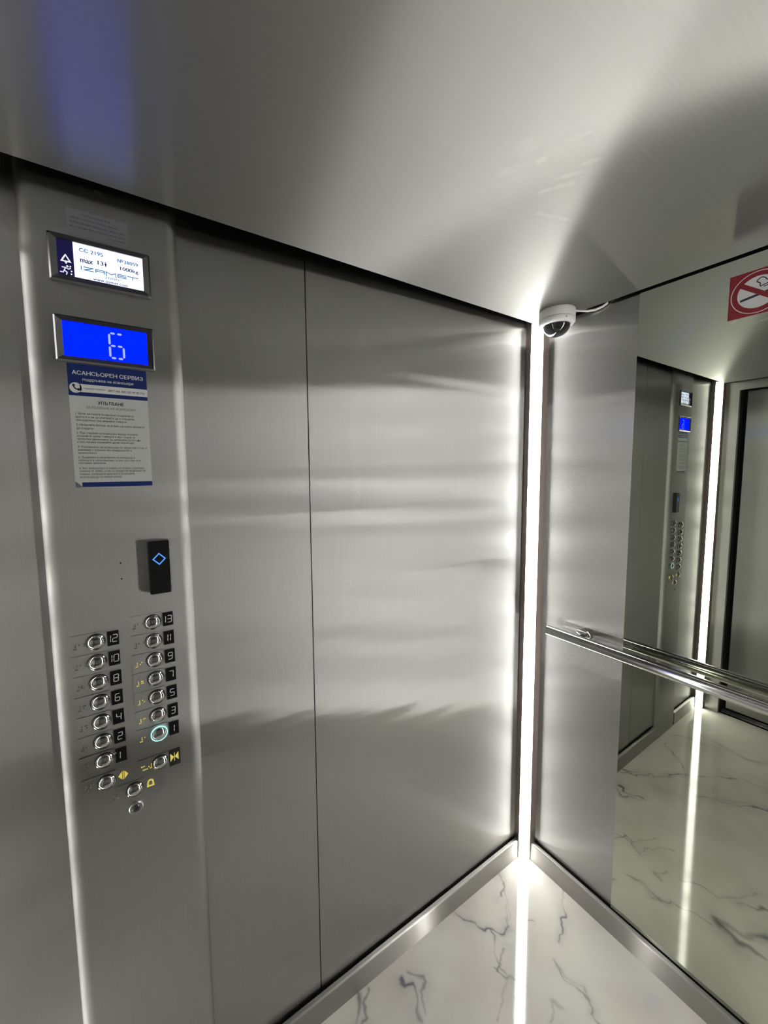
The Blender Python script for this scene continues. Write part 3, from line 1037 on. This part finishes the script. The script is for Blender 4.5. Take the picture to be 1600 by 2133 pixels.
# ================================================================== HANDRAIL
RO, RZ, RR = .058, 1.0420, .0185
hr = thing('handrail', (.65, 0, RZ), 'polished steel tube handrail across the mirror wall', 'handrail')
obj('tube', tube(bmesh.new(), [(.128 + (W - .256) * k / 20, -RO, RZ) for k in range(21)], RR, 32), M['chrome'], hr, smooth=40)
for x, s in ((.128, -1), (W - .128, 1)):
    obj('end_cap', lathe(bmesh.new(), [(RR - .0008, 0), (RR - .0008, .0015), (RR - .003, .0030), (0, .0030)],
        lambda u, v, n, x=x, s=s: (x + s * n, -RO + u, RZ + v), 32), M['bezel'], hr, smooth=40)
for x in (.233, W - .233):
    br = obj('bracket', tube(bmesh.new(), [(x, -.001, RZ + .002), (x, -.02, RZ + .002), (x, -.035, RZ + .001), (x, -RO + .01, RZ)], .0085, 18), M['chrome'], hr, smooth=40)
    obj('rosette', lathe(bmesh.new(), [(.027, -.0015), (.027, .004), (.025, .0075), (.018, .0095), (0, .0098)],
        mirror_frame(x, RZ + .002, .0), 36), M['chrome'], br, smooth=40)

# ================================================================== DOME CAMERA
cx, cy = .144, -.0875
DS = .81
dc = thing('dome_camera', (cx, cy, H), 'white dome security camera fixed to the ceiling corner above the light strip', 'security camera')
fc = lambda u, v, n: (cx + u * DS, cy + v * DS, H - n * DS)
obj('base', lathe(bmesh.new(), [(0, .0005), (.069, .0005), (.0715, .004), (.0715, .0360), (.0700, .0372), (0, .0372)], fc, 56), M['white'], dc, smooth=40)
obj('seam', lathe(bmesh.new(), [(.0690, .0368), (.0690, .0392)], fc, 56), M['rubber'], dc)
obj('cover_ring', lathe(bmesh.new(), [(0, .0388), (.0710, .0388), (.0718, .0400), (.0712, .0530), (.0660, .0600), (.0560, .0625), (.0520, .0610)], fc, 56), M['white'], dc, smooth=40)
prof = [(.0530 * math.cos(a), .0600 + .0480 * math.sin(a)) for a in [PI / 2 * k / 14 for k in range(15)]]
obj('dome', lathe(bmesh.new(), prof, fc, 48), M['smoke'], dc, smooth=60)
a = math.radians(-28)
def logo_frame(u, v, n):
    t = a + u / .0714
    return (cx + DS * (.0714 + n) * math.cos(t), cy + DS * (.0714 + n) * math.sin(t), H - DS * (.0475 - v))
obj('maker_mark', prism(bmesh.new(), [(-.0035, -.004), (.0030, -.004), (.0005, -.001), (.0022, .004), (-.001, .0005)], logo_frame, 0, .0005), M['grey_ink'], dc)

cb = tube(bmesh.new(), [(.195, -.065, 2.1885), (.203, -.045, 2.1885), (.215, -.022, 2.1890), (.235, -.012, 2.1890), (.255, -.009, 2.1920), (.270, -.0075, 2.1985), (.276, -.0070, 2.206), (.278, -.007, 2.225)],
          [.0028, .0028, .0038, .0038, .0038, .0036, .0030, .0030], 12)
tag(obj('cable', cb, M['white'], None, smooth=60), 'short white cable from the dome camera into the ceiling joint', 'cable')

# ================================================================== NO SMOKING SIGN
sg = thing('no_smoking_sign', (.63, -.002, 2.044), 'red square no-smoking sign stuck near the top of the mirror', 'sign')
gu, gv = .6325, 2.0975
fm = mirror_frame(gu, gv, .0015)
obj('backing', prism(bmesh.new(), rrect(-.056, -.056, .056, .056, .001, 2), fm, 0, .0012), M['red'], sg)
bm = ringprism(bmesh.new(), circ(0, 0, .0520, 56), circ(0, 0, .0503, 56), fm, .0012, .0013)
prism(bm, circ(0, 0, .0400, 56), fm, .0012, .0013)
obj('white_field', bm, M['white_print'], sg)
bm = prism(bmesh.new(), [(-.033, -.0165), (.012, -.0085), (.011, -.0025), (-.033, -.0105)], fm, .0013, .0014)
prism(bm, [(.014, -.0082), (.026, -.0060), (.025, -.0002), (.013, -.0022)], fm, .0013, .0014)
obj('cigarette', bm, M['ink'], sg)
def ribbon(bm, pts, t, n0, n1):
    L, R_ = [], []
    for i, p in enumerate(pts):
        a_, b_ = pts[max(i - 1, 0)], pts[min(i + 1, len(pts) - 1)]
        d = Vector((b_[0] - a_[0], b_[1] - a_[1])).normalized()
        L.append((p[0] - d.y * t / 2, p[1] + d.x * t / 2))
        R_.append((p[0] + d.y * t / 2, p[1] - d.x * t / 2))
    for i in range(len(pts) - 1):
        prism(bm, [L[i], L[i + 1], R_[i + 1], R_[i]], fm, n0, n1)
bm = bmesh.new()
def smooth_pts(P_, n=6):
    out = []
    for i in range(len(P_) - 1):
        p0, p1, p2, p3 = P_[max(i - 1, 0)], P_[i], P_[i + 1], P_[min(i + 2, len(P_) - 1)]
        for k in range(n):
            t = k / n
            out.append(tuple(.5 * ((2 * p1[j]) + (-p0[j] + p2[j]) * t + (2 * p0[j] - 5 * p1[j] + 4 * p2[j] - p3[j]) * t * t + (-p0[j] + 3 * p1[j] - 3 * p2[j] + p3[j]) * t ** 3) for j in (0, 1)))
    return out + [P_[-1]]
ribbon(bm, smooth_pts([(.030, .001), (.032, .010), (.024, .016), (.012, .014), (.004, .012), (.003, .020), (-.003, .026), (.004, .033), (.012, .030), (.016, .024), (.024, .024)]), .0022, .0013, .0014)
ribbon(bm, smooth_pts([(.024, .001), (.026, .008), (.020, .0105), (.010, .009)]), .0022, .0013, .0014)
obj('smoke', bm, M['ink'], sg)
bm = ringprism(bmesh.new(), circ(0, 0, .0400, 56), circ(0, 0, .0392, 56), fm, .0012, .0015)
bm2 = bm
d = math.radians(-38)
nx_, ny_ = -math.sin(d) * .0055, math.cos(d) * .0055
c0 = (-.040 * math.cos(d), -.040 * math.sin(d)); c1 = (.040 * math.cos(d), .040 * math.sin(d))
prism(bm, [(c0[0] + nx_, c0[1] + ny_), (c1[0] + nx_, c1[1] + ny_), (c1[0] - nx_, c1[1] - ny_), (c0[0] - nx_, c0[1] - ny_)], fm, .0014, .0015)
obj('red_slash', bm, M['red'], sg)
